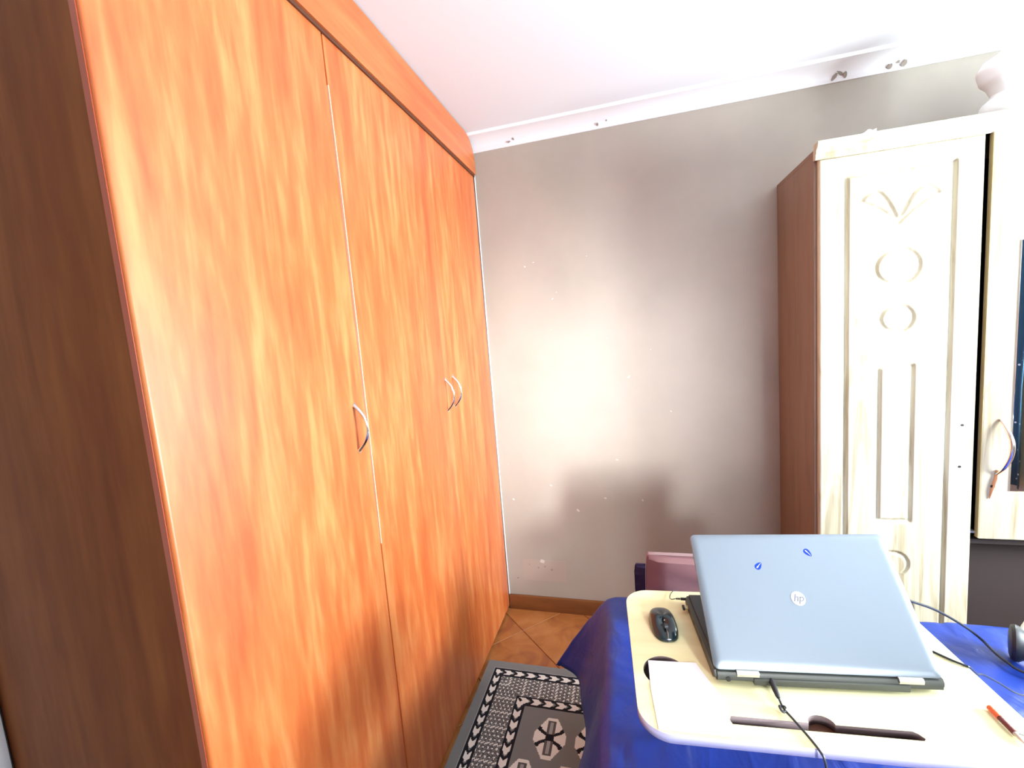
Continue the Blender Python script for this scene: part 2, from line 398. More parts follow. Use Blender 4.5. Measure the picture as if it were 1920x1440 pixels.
def bow_handle(parent, y, zc, half=0.062, out=0.034, x=XW):
    bm = bmesh.new(); pts = []
    for k in range(17):
        t = -1 + 2*k/16
        pts.append((x + 0.001 + out*(1 - abs(t)**2.2), y, zc + half*t))
    tube(bm, pts, [0.0062 - 0.0022*(1-abs(-1+2*k/16)) for k in range(17)], 10, flat=0.8)
    for s in (-1, 1): lathe(bm, [(0.007, 0.0), (0.007, 0.004)], 12, 'x', (x, y, zc + s*half))
    hd = obj('handle', bm, CHROME, parent, smooth=True); hd['label'] = 'chrome bow handle'
    return hd
bow_handle(doors[0], 1.018, 1.305); bow_handle(doors[1], 1.625, 1.302); bow_handle(doors[2], 1.703, 1.306)
# pelmet board with a rounded upper far corner
ya, yb_ = YW0, YB-0.004; r = 0.115
poly = [(ya, ZD-0.012), (yb_, ZD-0.012)]
for k in range(10): a = PI/2*k/9; poly.append((yb_ - r + r*math.cos(a), H-0.004 - r + r*math.sin(a)))
poly.append((ya, H-0.004))
bm = bmesh.new(); prism(bm, poly, lambda a, b, t: Vector((t, a, b)), XW-0.018, XW+0.012)
pel = wl(obj('pelmet', bm, ORANGE_H, ward)); pel['label'] = 'horizontal-grained pelmet board with rounded far corner'
wl(box('pelmet_shadow_strip', XW-0.018, XW+0.006, ya+0.002, yb_-0.004, ZD-0.022, ZD-0.012, DARKWOOD, ward))  # dark strip standing in for the shade under the pelmet

# ------------------------------------------------------------------ cream wardrobe on the back wall
X0, YF, ZT = 0.6377, 1.8051, 2.0823
cab = thing('cream_wardrobe', 'cream carved-door wardrobe with brown sides against the taupe back wall', 'wardrobe', (1.36, 2.0, 0))
DX = [0.645, 1.107, 1.560, 2.022]                  # door boundaries
def cl(o): o.location = o.location - Vector(cab.location); return o
yb0 = YB - 0.004
sp = cl(box('side_panel', X0, X0+0.016, YF+0.019, yb0, 0, ZT-0.03, SIDE, cab, 0.001)); sp['label'] = 'reddish brown side panel'
cl(box('side_panel', 2.024, 2.040, YF+0.019, yb0, 0, ZT-0.03, SIDE, cab, 0.001))
cl(box('back_panel', X0+0.016, 2.024, yb0-0.004, yb0, 0, ZT-0.03, INNER, cab))
cl(box('top_panel', X0, 2.040, YF+0.012, yb0, ZT-0.03, ZT-0.014, SIDE, cab))
cl(box('base_panel', X0+0.016, 2.024, YF+0.03, yb0-0.004, 0.06, 0.076, INNER, cab))
for x in (1.100, 1.552): cl(box('partition', x, x+0.016, YF+0.021, yb0-0.004, 0.076, ZT-0.03, INNER, cab))
cl(box('shelf', 1.116, 1.552, YF+0.03, yb0-0.004, 0.665, 0.681, INNER, cab))
cl(box('drawer_compartment_back', 1.116, 1.552, YF+0.12, YF+0.128, 0.076, 0.665, INNER, cab))
cl(box('plinth', X0+0.016, 2.024, YF+0.04, YF+0.056, 0, 0.06, SIDE, cab))
# crown moulding: stepped profile running along the front
prof = [(0.014, -0.051), (-0.003, -0.054), (-0.006, -0.048), (-0.006, -0.038), (-0.012, -0.034), (-0.012, -0.026), (-0.020, -0.020), (-0.026, -0.012), (-0.028, -0.004), (-0.028, 0.0), (0.014, 0.0)]
bm = bmesh.new(); prism(bm, prof, lambda a, b, t: Vector((t, YF + a, ZT + b)), X0-0.003, 2.045)
cl(obj('crown_moulding', bm, CREAM, cab, smooth=False))
# carved door leaf as a relief mesh: grooves cut into the face
def seg_d(px, pz, ax, az, bx_, bz):
    vx, vz = bx_-ax, bz-az; t = max(0, min(1, ((px-ax)*vx + (pz-az)*vz)/(vx*vx+vz*vz+1e-12)))
    return math.hypot(px-ax-t*vx, pz-az-t*vz)
W_ = DX[1]-DX[0]-0.004; ZB, ZTD = 0.085, 2.030; HD = ZTD-ZB; ZC = 1.031-ZB
strokes = []
def poly_line(pts, w, dep): strokes.append((pts, w, dep, min(p[0] for p in pts)-0.02, max(p[0] for p in pts)+0.02, min(p[1] for p in pts)-0.02, max(p[1] for p in pts)+0.02))
def rect(cx, x, z0, z1, w, dep): poly_line([(cx-x, z0), (cx+x, z0), (cx+x, z1), (cx-x, z1), (cx-x, z0)], w, dep)
mid = 0.878 - DX[0] - 0.002
rect(mid, 0.150, ZC-0.93, ZC+0.93, 0.0075, 0.007)
rect(mid, 0.048, ZC-0.279, ZC+0.279, 0.007, 0.006)
for s in (1, -1):
    for r_, dz in ((0.062, 0.616), (0.047, 0.443)):
        poly_line([(mid + r_*math.cos(2*PI*k/24), ZC + s*dz + r_*math.sin(2*PI*k/24)*0.95) for k in range(25)], 0.006, 0.005)
    for sx in (1, -1):
        base = (mid, ZC + s*0.758); tip = (mid + sx*0.108, ZC + s*0.842)
        up = [(base[0] + sx*(0.108*t), base[1] + s*(0.084*t + 0.062*math.sin(PI*t)**0.9)) for t in [k/12 for k in range(13)]]
        lo = [(base[0] + sx*(0.108*t), base[1] + s*(0.084*t + 0.010*math.sin(PI*t))) for t in [k/12 for k in range(13)]]
        poly_line(up, 0.006, 0.005); poly_line(lo, 0.0055, 0.004)
def depth(px, pz):
    d_ = 0.0
    for pts, w, dep, a0, a1, b0, b1 in strokes:
        if a0 < px < a1 and b0 < pz < b1:
            m_ = min(seg_d(px, pz, *pts[i], *pts[i+1]) for i in range(len(pts)-1))
            if m_ < w: d_ = max(d_, 1.25*dep*math.cos(m_/w*PI/2)**0.5)
    edge = min(px, W_-px, pz, HD-pz)
    if edge < 0.006: d_ = max(d_, 0.004*(1-edge/0.006)**2)
    return d_
nx, nz = 132, 480
vv, ff = [], []
for j in range(nz+1):
    for i in range(nx+1):
        px, pz = W_*i/nx, HD*j/nz
        vv.append((px, depth(px, pz), pz))
for j in range(nz):
    for i in range(nx):
        a = j*(nx+1)+i; ff.append((a, a+1, a+nx+2, a+nx+1))
nb = len(vv); vv += [(0, 0.018, 0), (W_, 0.018, 0), (W_, 0.018, HD), (0, 0.018, HD)]
ff.append((nb, nb+3, nb+2, nb+1))
row = lambda j: [j*(nx+1)+i for i in range(nx+1)]
ff.append(tuple([nb] + [nb+1] + row(0)[::-1])); ff.append(tuple([nb+2, nb+3] + row(nz)))
ff.append(tuple([nb+3, nb] + [j*(nx+1) for j in range(nz+1)])); ff.append(tuple([nb+1, nb+2] + [j*(nx+1)+nx for j in range(nz, -1, -1)]))
me = bpy.data.meshes.new('carved_door'); me.from_pydata(vv, [], ff); me.materials.append(CREAM)
for p in me.polygons[:nx*nz]: p.use_smooth = True
dl = bpy.data.objects.new('door', me); C.objects.link(dl); dl.parent = cab; dl.location = Vector((DX[0]+0.002, YF, ZB)) - Vector(cab.location)
dl['label'] = 'cream door carved with leaves, circles and a rectangle'
dr2 = dl.copy(); C.objects.link(dr2); dr2.parent = cab; dr2.location = Vector((DX[2]+0.002, YF, ZB)) - Vector(cab.location)
for z, x in ((1.098, 1.070), (0.953, 1.066)):      # screw holes left by a missing handle
    bm = bmesh.new(); lathe(bm, [(0.0042, -0.0012), (0.0042, 0.002)], 12, 'y', (x-DX[0]-0.002, 0, z-ZB)); obj('screw_hole', bm, BLACKM, dl)
# mirror door, hanging proud of its neighbours
MX0, MX1, MZ0, MZ1, MY = 1.121, 1.556, 0.700, 2.030, YF-0.008
md = cl(box('mirror_door', MX0, MX1, MY, MY+0.018, MZ0, MZ1, CREAM, cab, 0.0025)); md['label'] = 'shorter cream door fitted with a mirror'
def ml(o): return o
box('edge_strip', MX0-0.0012, MX0+0.001, MY+0.001, MY+0.018, MZ0+0.002, MZ1-0.002, CREAM_EDGE, md)
mr = box('mirror', 1.198, 1.500, MY-0.004, MY+0.002, 0.872, 1.692, MIRROR, md, 0.0008, 1); mr['label'] = 'rectangular mirror glass'
# loose chrome bow handle with its lower plate and screw
bm = bmesh.new()
pts = smooth_pts([(1.166, MY-0.002, 1.118), (1.172, MY-0.022, 1.085), (1.178, MY-0.034, 1.045), (1.176, MY-0.034, 1.000), (1.168, MY-0.022, 0.958), (1.160, MY-0.004, 0.930)], 6)
tube(bm, pts, [0.0035 + 0.0045*math.sin(PI*k/(len(pts)-1)) for k in range(len(pts))], 10)
hd = obj('handle', bm, CHROME, md, smooth=True); hd['label'] = 'chrome bow handle, lower end tapering onto a peach plate'
bm = bmesh.new(); tube(bm, [(1.163, MY-0.003, 0.945), (1.158, MY-0.003, 0.915), (1.150, MY-0.003, 0.880), (1.145, MY-0.003, 0.845)], [0.004, 0.009, 0.008, 0.002], 10, flat=0.25)
obj('handle_plate', bm, mat('peach_bare_wood', (0.75, 0.40, 0.22), 0.5), md, smooth=True)
bm = bmesh.new(); lathe(bm, [(0.005, -0.002), (0.005, 0.003)], 12, 'y', (1.152, MY-0.004, 0.888)); obj('screw', bm, BLACKM, md)
cl(box('hinge', 1.102, 1.120, YF+0.004, YF+0.020, 0.715, 0.722, SILVER, cab))

# things on top of the cream wardrobe
def lump_mesh(profiles, seed, amp=0.012, n=36, rings=34):
    bm = bmesh.new(); R = []
    for j in range(rings+1):
        t = j/rings; z = t*profiles[-1][1]
        for (r0, z0), (r1, z1) in zip(profiles, profiles[1:]):
            if z0 <= z <= z1+1e-9: q = (z-z0)/(z1-z0+1e-9); rr = r0 + (r1-r0)*(0.5-0.5*math.cos(PI*q)); break
        ring = []
        for k in range(n):
            a = 2*PI*k/n; p = Vector((math.cos(a)*rr, math.sin(a)*rr*0.8, z))
            f = 1 + amp/0.1*noise.noise(Vector((math.cos(a)*1.6+seed, math.sin(a)*1.6, z*14)))
            ring.append(bm.verts.new((p.x*f, p.y*f, p.z)))
        R.append(ring)
    for a, b in zip(R, R[1:]):
        for k in range(n): bm.faces.new((a[k], a[(k+1)%n], b[(k+1)%n], b[k]))
    bm.faces.new(R[0][::-1]); bm.faces.new(R[-1]); return bm
BAG = mat('white_plastic_film', (0.90, 0.91, 0.88), 0.4)
bsdf(BAG).inputs['Subsurface Weight'].default_value = 0.4; bsdf(BAG).inputs['Subsurface Radius'].default_value = (0.05, 0.05, 0.05)
bm = lump_mesh([(0.060, 0), (0.082, 0.02), (0.090, 0.052), (0.086, 0.072), (0.062, 0.100), (0.070, 0.118), (0.088, 0.150), (0.092, 0.182), (0.082, 0.206), (0.045, 0.232), (0.005, 0.247)], 3.3, 0.007)
tag(obj('plastic_bag', bm, BAG, smooth=True, loc=(1.235, YF+0.095, ZT-0.0135)), 'white lumpy plastic bag with a pointed top standing on the cream wardrobe', 'bag')
bm = bmesh.new(); bmesh.ops.create_icosphere(bm, subdivisions=3, radius=1)
for v in bm.verts:
    f = 1 + 0.45*noise.noise(v.co*2.2) + 0.15*noise.noise(v.co*5)
    v.co = Vector((v.co.x*0.024*f, v.co.y*0.020*f, max(-0.010, v.co.z*0.015*f)))
tag(obj('crumpled_paper', bm, PAPERM, loc=(0.806, YF+0.03, ZT-0.014+0.024)), 'small crumpled white scrap on the top edge of the cream wardrobe', 'paper')

# ------------------------------------------------------------------ rug with woven pattern
RX0, RX1, RY0, RY1 = -0.712, -0.04, 0.15, 1.803
G, LG, DK, WH, MG = (0.19, 0.205, 0.205), (0.32, 0.34, 0.34), (0.012, 0.014, 0.02), (0.74, 0.76, 0.72), (0.10, 0.10, 0.10)
def rug_col(x, y):
    """x, y from the left far corner, metres inward"""
    u, v = x, y                                   # distance from left edge, from far edge
    dn = min(u, v)
    along, across = (v, u) if u < v else (u, v)
    if dn < 0.036: return G
    if dn < 0.042: return LG if dn > 0.038 else G
    if dn < 0.049: return DK
    def chev(q, s):                               # q 0..1 across the band, s along it
        ph = (s/0.052 + abs(q-0.5)*0.75) % 1.0
        if ph < 0.55: return WH if abs(q-0.5) < 0.44 else DK
        if ph < 0.70 and abs(q-0.5) < 0.25: return G
        return DK
    if dn < 0.079: return chev((dn-0.049)/0.030, along)
    if dn < 0.086: return DK
    if dn < 0.178:
        q = (dn-0.086); s = along
        k = int(s/0.0175); w = (s/0.0175) % 1; c = (q/0.0175 + (k % 2)*0.5) % 1
        if k % 4 == 3: return WH if abs(w-0.5+ (c-0.5)*0.5) < 0.16 else (G if abs(c-0.5) < 0.3 else MG)
        dd = abs(w-0.5)*1.1 + abs(c-0.5)*1.7
        return WH if dd < 0.42 else (DK if dd < 0.56 else (G if (w+c) % 1 > 0.5 else MG))
    if dn < 0.183: return DK
    if dn < 0.217: return chev((dn-0.183)/0.034, along)
    if dn < 0.223: return DK
    # field with staggered medallions
    X, Y = RX0+u, RY1-v
    row_ = round((1.455-Y)/0.185); yy = Y - (1.455 - row_*0.185)
    xx = X + 0.363 + (0.0775 if row_ % 2 else 0); xx = (xx + 0.0775) % 0.155 - 0.0775
    ax, ay = abs(xx), abs(yy)
    if X-xx < -0.462 or Y-yy > 1.50: return G
    if ay < 0.086 and ax < 0.060 and ax < 0.060 - max(0, ay-0.018)*0.62:
        if ax < 0.010 and 0.014 < ay < 0.066: return LG if ax < 0.006 else MG
        if ax < 0.017 and ay < 0.072: return MG if ay > 0.014 else DK
        if ay < 0.008 and ax > 0.016: return WH
        arc = 0.012 + 0.55*max(0, ax-0.012)
        if abs(ay-arc) < 0.0075 and ax < 0.046: return DK
        if math.hypot(ax-0.044, ay-0.034) < 0.009: return DK
        return WH
    return G
st = 0.0032
# fine cells in the visible strip, coarser under the bed
xs = [RX0 + i*st for i in range(int(0.52/st)+1)]; xs += [xs[-1] + 0.02*k for k in range(1, 8)]
ys = [RY1 - j*st for j in range(int(0.62/st)+1)]; ys += [ys[-1] - 0.02*k for k in range(1, int((ys[-1]-RY0)/0.02)+1)]
vv = [(x, y, 0.0085 + 0.0012*noise.noise(Vector((x*40, y*40, 0)))) for y in ys for x in xs]
nxr = len(xs); ff = []; cols = []
for j in range(len(ys)-1):
    for i in range(nxr-1):
        a = j*nxr+i; ff.append((a, a+nxr, a+nxr+1, a+1)); cols.append(rug_col((xs[i]+xs[i+1])/2-RX0, RY1-(ys[j]+ys[j+1])/2))
me = bpy.data.meshes.new('rug'); 
nb = len(vv)
bord = [j*nxr for j in range(len(ys))] + [(len(ys)-1)*nxr+i for i in range(1, nxr)] + [j*nxr+nxr-1 for j in range(len(ys)-2, -1, -1)] + [i for i in range(nxr-2, 0, -1)]
for b in bord: vv.append((vv[b][0], vv[b][1], 0.0005))
for k in range(len(bord)):
    k2 = (k+1) % len(bord); ff.append((bord[k], bord[k2], nb+k2, nb+k)); cols.append(LG)
me.from_pydata(vv, [], ff)
ca = me.color_attributes.new('weave', 'FLOAT_COLOR', 'CORNER')
flat = []
for c, f in zip(cols, ff): flat += [c[0], c[1], c[2], 1.0]*len(f)
ca.data.foreach_set('color', flat)
RUG = mat('woven_rug', (0.3, 0.3, 0.3), 0.9, spec=0.2)
at = nd(RUG, 'ShaderNodeVertexColor', layer_name='weave'); lk(RUG, at.outputs[0], bsdf(RUG).inputs['Base Color'])
me.materials.append(RUG)
rg = bpy.data.objects.new('rug', me); C.objects.link(rg)
tag(rg, 'grey rug with black and white woven borders on the tiled floor', 'rug')

# ------------------------------------------------------------------ bed, comforter, cushions
BX0, BX1, BY0, BY1, BZ = -0.070, 1.33, -0.45, 1.475, 0.560
bed = thing('bed', 'low double bed under the royal blue comforter beside the rug', 'bed', ((BX0+BX1)/2, (BY0+BY1)/2, 0))
def bl(o): o.location = o.location - Vector(bed.location); return o
MATT = mat('mattress_ticking', (0.5, 0.5, 0.55), 0.8)
bl(box('mattress', BX0, BX1, BY0, BY1, 0.34, BZ, MATT, bed, 0.04, 4))
bl(box('base', BX0+0.01, BX1-0.01, BY0+0.01, BY1-0.01, 0.11, 0.34, mat('dark_divan_fabric', (0.03, 0.03, 0.05), 0.9), bed, 0.01))
for x in (BX0+0.08, BX1-0.08):
    for y in (BY0+0.08, BY1-0.08):
        bm = bmesh.new(); lathe(bm, [(0.022, 0.0), (0.03, 0.11)], 16, 'z', (x, y, 0)); bl(obj('leg', bm, DARKWOOD, bed, smooth=True))
def cloth(s, t):
    """s: 0 at the left mattress edge, negative = hanging on the left; t: 0 at far edge, positive = hanging at the foot"""
    a = max(0.0, -s); b = max(0.0, t); r = math.hypot(a, b)
    Lx = BX0 - 0.012; x = Lx + max(s, 0); y = BY1 + 0.008 + min(t, 0)
    z = BZ + 0.016
    if r > 0:
        R_ = 0.035; aa = min(r, R_*1.05)/R_          # rounded shoulder, then a slanting drop
        o_ = R_*math.sin(aa); dn = R_*(1-math.cos(aa)); rest = max(0, r-R_*1.05)
        o_ += rest*0.33; dn += rest*0.944
        x -= o_*a/r; y += o_*b/r*0.55; z -= dn
        k = (a/0.27)*math.exp(-((t-0.03)/0.13)**2); x -= 0.125*k; z -= 0.055*k*k
        fold = 0.013*min(1, r/0.2)*math.sin((t if a > b else s)*19 + 1.5*math.sin(t*5))
        x -= fold*a/r; y += fold*b/r
    n1 = noise.noise(Vector((s*3.2, t*2.6, 0.3))); n2 = noise.noise(Vector((s*9 + 2*n1, t*5.5, 2.7))); n3 = abs(noise.noise(Vector((s*14+3*n2, t*10, 5.1))))
    damp = 0.35 if (0.03 < s < 0.75 and -0.85 < t < -0.35) else 1.0
    z += damp*(0.006*n1 + 0.007*n2 + 0.006*(0.3-n3))
    if r > 0: x -= 0.006*n2
    return (x, y, z)
ss = [-0.27 + i*0.012 for i in range(int((BX1-BX0+0.54)/0.012))]; tt = [0.27 - j*0.012 for j in range(int((BY1-BY0+0.40)/0.012))]
def cloth2(s, t):
    w = BX1-BX0+0.024
    if s > w:                                      # right-hand overhang mirrors the left one
        X, Y, Z = cloth(-(s-w), t); return (BX1+0.012 + (BX0-0.012-X), Y, Z)
    return cloth(s, t)
vv = [cloth2(s, t) for t in tt for s in ss]; n_ = len(ss)
ff = [(j*n_+i, (j+1)*n_+i, (j+1)*n_+i+1, j*n_+i+1) for j in range(len(tt)-1) for i in range(n_-1)]
me = bpy.data.meshes.new('comforter'); me.from_pydata(vv, [], ff); me.materials.append(BLUE)
for p in me.polygons: p.use_smooth = True
cf = bpy.data.objects.new('comforter', me); C.objects.link(cf)
sm = cf.modifiers.new('thickness', 'SOLIDIFY'); sm.thickness = 0.012; sm.offset = -1 
tag(cf, 'royal blue comforter spread over the bed with a pointed corner hanging', 'comforter')
def cushion(name, sx, sy, sz, m, loc, rot, label, cat='cushion', pw=0.28):
    bm = bmesh.new(); bmesh.ops.create_cube(bm, size=2.0)
    bmesh.ops.subdivide_edges(bm, edges=bm.edges[:], cuts=14, use_grid_fill=True)
    for v in bm.verts:
        x, y, z = v.co
        f = ((1-abs(x)**4)*(1-abs(z)**4))**pw if abs(x) < 1 and abs(z) < 1 else 0.0
        yy = y*sy*(0.30 + 0.70*f)
        v.co = Vector((x*sx*(1-0.02*abs(z)**3), yy + 0.004*noise.noise(Vector((x*3, y, z*3))), z*sz*(1-0.03*abs(x)**3)))
    es = [e for e in bm.edges if len(e.link_faces) == 2 and e.calc_face_angle(0) > 1.0]
    bmesh.ops.bevel(bm, geom=es, offset=0.006, segments=3, profile=0.5, affect='EDGES')
    return tag(obj(name, bm, m, smooth=True, loc=loc, rot=rot), label, cat)
cushion('cushion', 0.24, 0.048, 0.100, MAROON, (0.250, 1.392, 0.690), (-0.10, 0.035, 0.03), 'dusty maroon cushion standing at the foot of the bed behind the laptop')
cushion('navy_cushion', 0.22, 0.022, 0.062, NAVY, (0.195, 1.484, 0.645), (-0.10, 0.0, 0.0), 'dark navy cushion peeking out behind the maroon cushion')

# ------------------------------------------------------------------ lap desk
DZ = 0.850; DROT = math.radians(4.0); DN = Vector((-0.015, 0.684, 0))
desk = thing('lap_desk', 'pale folding lap desk with rounded corners standing on the blue comforter', 'desk', (DN.x, DN.y, BZ+0.02), DROT)
def D(px_, py_):   # world xy -> desk local
    dx, dy = px_-DN.x, py_-DN.y; return (dx*math.cos(DROT)+dy*math.sin(DROT), -dx*math.sin(DROT)+dy*math.cos(DROT))
sl0, sl1 = (0.150, 0.040), (0.430, 0.040); y0s, y1s = 0.0315, 0.0475
slot = [(0.152, y0s), (0.427, y0s), (0.431, y0s+0.004), (0.426, y0s+0.012), (0.420, y1s)]
for k in range(11): a = PI*k/10; slot.append((0.292+0.020*math.cos(a), y1s-0.0005+0.017*math.sin(a)))
slot += [(0.153, y1s), (0.149, (y0s+y1s)/2)]
cc = D(0.035, 0.826); cup = [(cc[0]+0.041*math.cos(2*PI*k/32), cc[1]+0.041*math.sin(2*PI*k/32)) for k in range(32)]
bm = sheet(rrect(0, 0.60, 0, 0.41, 0.055, 10), [slot, cup], 0.016, 0.0)
top = obj('top', bm, DESK, desk, loc=(0, 0, DZ-0.008-desk.location.z))
top.data.materials.append(DESK_EDGE); top.data.materials.append(SLOT)
for p in top.data.polygons:
    if abs(p.normal.z) < 0.5:
        cx_, cy_ = p.center.x, p.center.y
        p.material_index = 2 if (0.145 < cx_ < 0.435 and 0.03 < cy_ < 0.07) or math.hypot(cx_-cc[0], cy_-cc[1]) < 0.045 else 1
bm = bmesh.new(); ptsn = rrect(0, 0.60, 0, 0.41, 0.055, 10)
# cup well and slot tray under the holes
bm = bmesh.new(); n = 32; rr = 0.0412
lathe(bm, [(rr+0.002, -0.03), (rr+0.002, 0.0), (rr, 0.0), (rr, -0.028), (0.001, -0.028)], 32, 'z')
cw = obj('cup_well', bm, SLOT, desk, smooth=True, loc=(cc[0], cc[1], DZ-0.0165-desk.location.z)); cw['label'] = 'round dark cup recess half covered by paper'
zz = DZ-0.016-desk.location.z
st_ = box('slot_tray', sl0[0]-0.006, sl1[0]+0.006, y0s-0.004, y1s+0.024, zz-0.006, zz-0.001, DARKWOOD, desk); st_['label'] = 'dark bottom of the tablet slot'
for x in (0.11, 0.50):
    bm = bmesh.new(); zl = DZ-0.018-desk.location.z
    tube(bm, smooth_pts([(x, 0.14, zl), (x, 0.19, zl-0.10), (x, 0.262, 0.03), (x, 0.285, 0.008), (x, 0.355, 0.008), (x, 0.375, 0.03), (x, 0.372, zl-0.10), (x, 0.37, zl)], 6), 0.008, 10)
    obj('leg', bm, SILVER, desk, smooth=True)

# ------------------------------------------------------------------ laptop
LZ = DZ; lrot = math.radians(6.0)
lap = thing('laptop', 'silver laptop half open on the lap desk, lid back facing the camera', 'laptop', (0.122, 0.806, LZ), lrot)
LW, LD, BH = 0.372, 0.250, 0.026
bm = bmesh.new()   # base: tapered slab with an undercut rear
prof = [(0.010, 0.004), (0.0, 0.012), (0.0, BH-0.004), (0.003, BH), (LD-0.006, BH-0.004), (LD, BH-0.010), (LD-0.004, 0.005), (LD-0.02, 0.003)]
prism(bm, prof, lambda a, b, t: Vector((t, a, b)), 0.0, LW)
bmesh.ops.bevel(bm, geom=[e for e in bm.edges if abs(e.verts[0].co.z-e.verts[1].co.z) > 0.004 and abs(e.verts[0].co.x-e.verts[1].co.x) < 1e-6 and abs(e.verts[0].co.y-e.verts[1].co.y) < 0.02], offset=0.004, segments=2, affect='EDGES')
base = obj('base', bm, DARKGREY, lap, smooth=True)
box('keyboard_deck', 0.008, LW-0.008, 0.022, LD-0.008, BH-0.005, BH+0.0006, BLACKM, base, 0.0005, 1)
for i in range(13):
    for j in range(5):
        if i == 0 and j == 0: k0 = box('key', 0.0, 0.0185, 0.0, 0.0165, 0, 0.0018, BLACK, base, 0.0006, 1); kk = k0
        else: kk = k0.copy(); C.objects.link(kk)
        kk.location = (0.048+i*0.0215, 0.055+j*0.0195, BH+0.0006)
bb = box('battery', 0.065, LW-0.055, -0.003, 0.02, 0.006, 0.019, DARKGREY, base, 0.002); bb['label'] = 'battery ridge along the rear edge'
bm = bmesh.new(); lathe(bm, [(0.0045, -0.0015), (0.0045, 0.003)], 16, 'y', (0.022, 0, 0.015)); obj('power_socket', bm, BLACKM, base)
for x in (0.02, LW-0.02):
    for y in (0.03, LD-0.03):
        bm = bmesh.new(); lathe(bm, [(0.007, -0.0005), (0.007, 0.005)], 12, 'z', (x, y, 0)); obj('rubber_foot', bm, BLACKM, base)
for y in (0.10, 0.155, 0.20):    # ports on the left side
    box('side_port', -0.0006, 0.003, y, y+0.013, 0.010, 0.016, BLACKM, base)
# lid, hinged 47 degrees above the base
LANG = math.radians(47.5)
lidh = 0.246
ol = rrect(0.0, LW, 0.0, lidh, 0.008, 5)
bm = bmesh.new()
def rr_ring(ins, z):
    return [bm.verts.new((x, y, z)) for x, y in rrect(ins, LW-ins, ins, lidh-ins, max(0.002, 0.010-ins*0.3), 5)]
rings = [rr_ring(0.003, -0.009), rr_ring(0.0, -0.007), rr_ring(0.0, -0.003), rr_ring(0.004, -0.0008), rr_ring(0.011, 0.0004), rr_ring(0.016, 0.0006)]
for a, b in zip(rings, rings[1:]):
    for k in range(len(a)): bm.faces.new((a[k], a[(k+1)%len(a)], b[(k+1)%len(a)], b[k]))
bm.faces.new(rings[0][::-1]); bm.faces.new(rings[-1])
lid = obj('lid', bm, ALU, lap, smooth=True, loc=(0.0, 0.004, BH+0.004), rot=(LANG, 0, 0)); lid['label'] = 'brushed silver lid'
SCR = mat('dark_laptop_screen', (0.01, 0.012, 0.015), 0.15)
box('screen', 0.018, LW-0.018, 0.02, lidh-0.014, -0.0098, -0.0088, SCR, lid)
for x0 in (0.037, 0.300):
    bm = bmesh.new(); tube(bm, [(x0, 0.003, BH-0.001), (x0+0.038, 0.003, BH-0.001)], 0.0052, 16); bx(bm, x0, x0+0.038, -0.0015, 0.004, BH-0.005, BH-0.001)
    hg = obj('hinge', bm, SILVER, lap, smooth=True); hg['label'] = 'bright silver hinge barrel'
# round emblem with two slanted letters
lx, ly = 0.178, 0.122
bm = bmesh.new(); lathe(bm, [(0.0128, 0.0004), (0.0128, 0.0011), (0.0122, 0.0014)], 40, 'z', (lx, ly, 0)); em = obj('emblem', bm, mat('pearl_white_emblem', (0.36, 0.35, 0.37), 0.6), lid, smooth=True)
em['label'] = 'round pale emblem'
EML = mat('pale_grey_letter', (0.13, 0.14, 0.17), 0.6)
cu = bpy.data.curves.new('letters', 'FONT'); cu.body = 'hp'; cu.size = 0.019; cu.shear = 0.35; cu.extrude = 0.0003; cu.align_x = 'CENTER'; cu.align_y = 'CENTER'
to = bpy.data.objects.new('letters', cu); me = bpy.data.meshes.new_from_object(to); bpy.data.objects.remove(to)
me.materials.append(EML); lo = bpy.data.objects.new('letters', me); C.objects.link(lo); lo.parent = lid; lo.location = (lx, ly+0.0005, 0.0016)
# two blue drop-shaped stickers, white stroke inside
BLS = mat('bright_blue_sticker', (0.004, 0.03, 0.55), 0.5, spec=0.15); WHS = mat('white_sticker_print', (0.85, 0.93, 0.95), 0.4)
def sticker(cx, cy, ang, label):
    def place(a, b, t):
        return Vector((cx + a*math.cos(ang)-b*math.sin(ang), cy + a*math.sin(ang)+b*math.cos(ang), 0.0006+t))
    drop = []
    for k in range(28):
        a = 2*PI*k/28; r = 0.0065*(1-0.15*math.cos(a)); drop.append((r*math.sin(a)*(0.62+0.38*math.sin(a/2)**2), -0.0085*math.cos(a)))
    bm = bmesh.new(); prism(bm, drop, place, 0.0, 0.0004); s_ = obj('sticker', bm, BLS, lid); s_['label'] = label
    bm = bmesh.new(); pr = [(0.0018*math.sin(2*PI*k/16)*(1.0 if k <= 4 or k >= 12 else 1.0), 0.0) for k in range(1)]
    tube(bm, [place(0, -0.007, 0.0004), place(0, 0.000, 0.0004), place(0, 0.003, 0.0004), place(0, 0.006, 0.0004)], [0.0002, 0.0004, 0.0012, 0.0006], 10)
    for v in bm.verts: v.co.z = min(v.co.z, 0.0014); v.co.z = max(v.co.z, 0.0009)
    obj('sticker_print', bm, WHS, lid)
sticker(0.122, 0.182, 2.35, 'blue drop-shaped sticker nearer the middle-left of the lid')
sticker(0.222, 0.208, 0.65, 'blue drop-shaped sticker nearer the top edge of the lid')
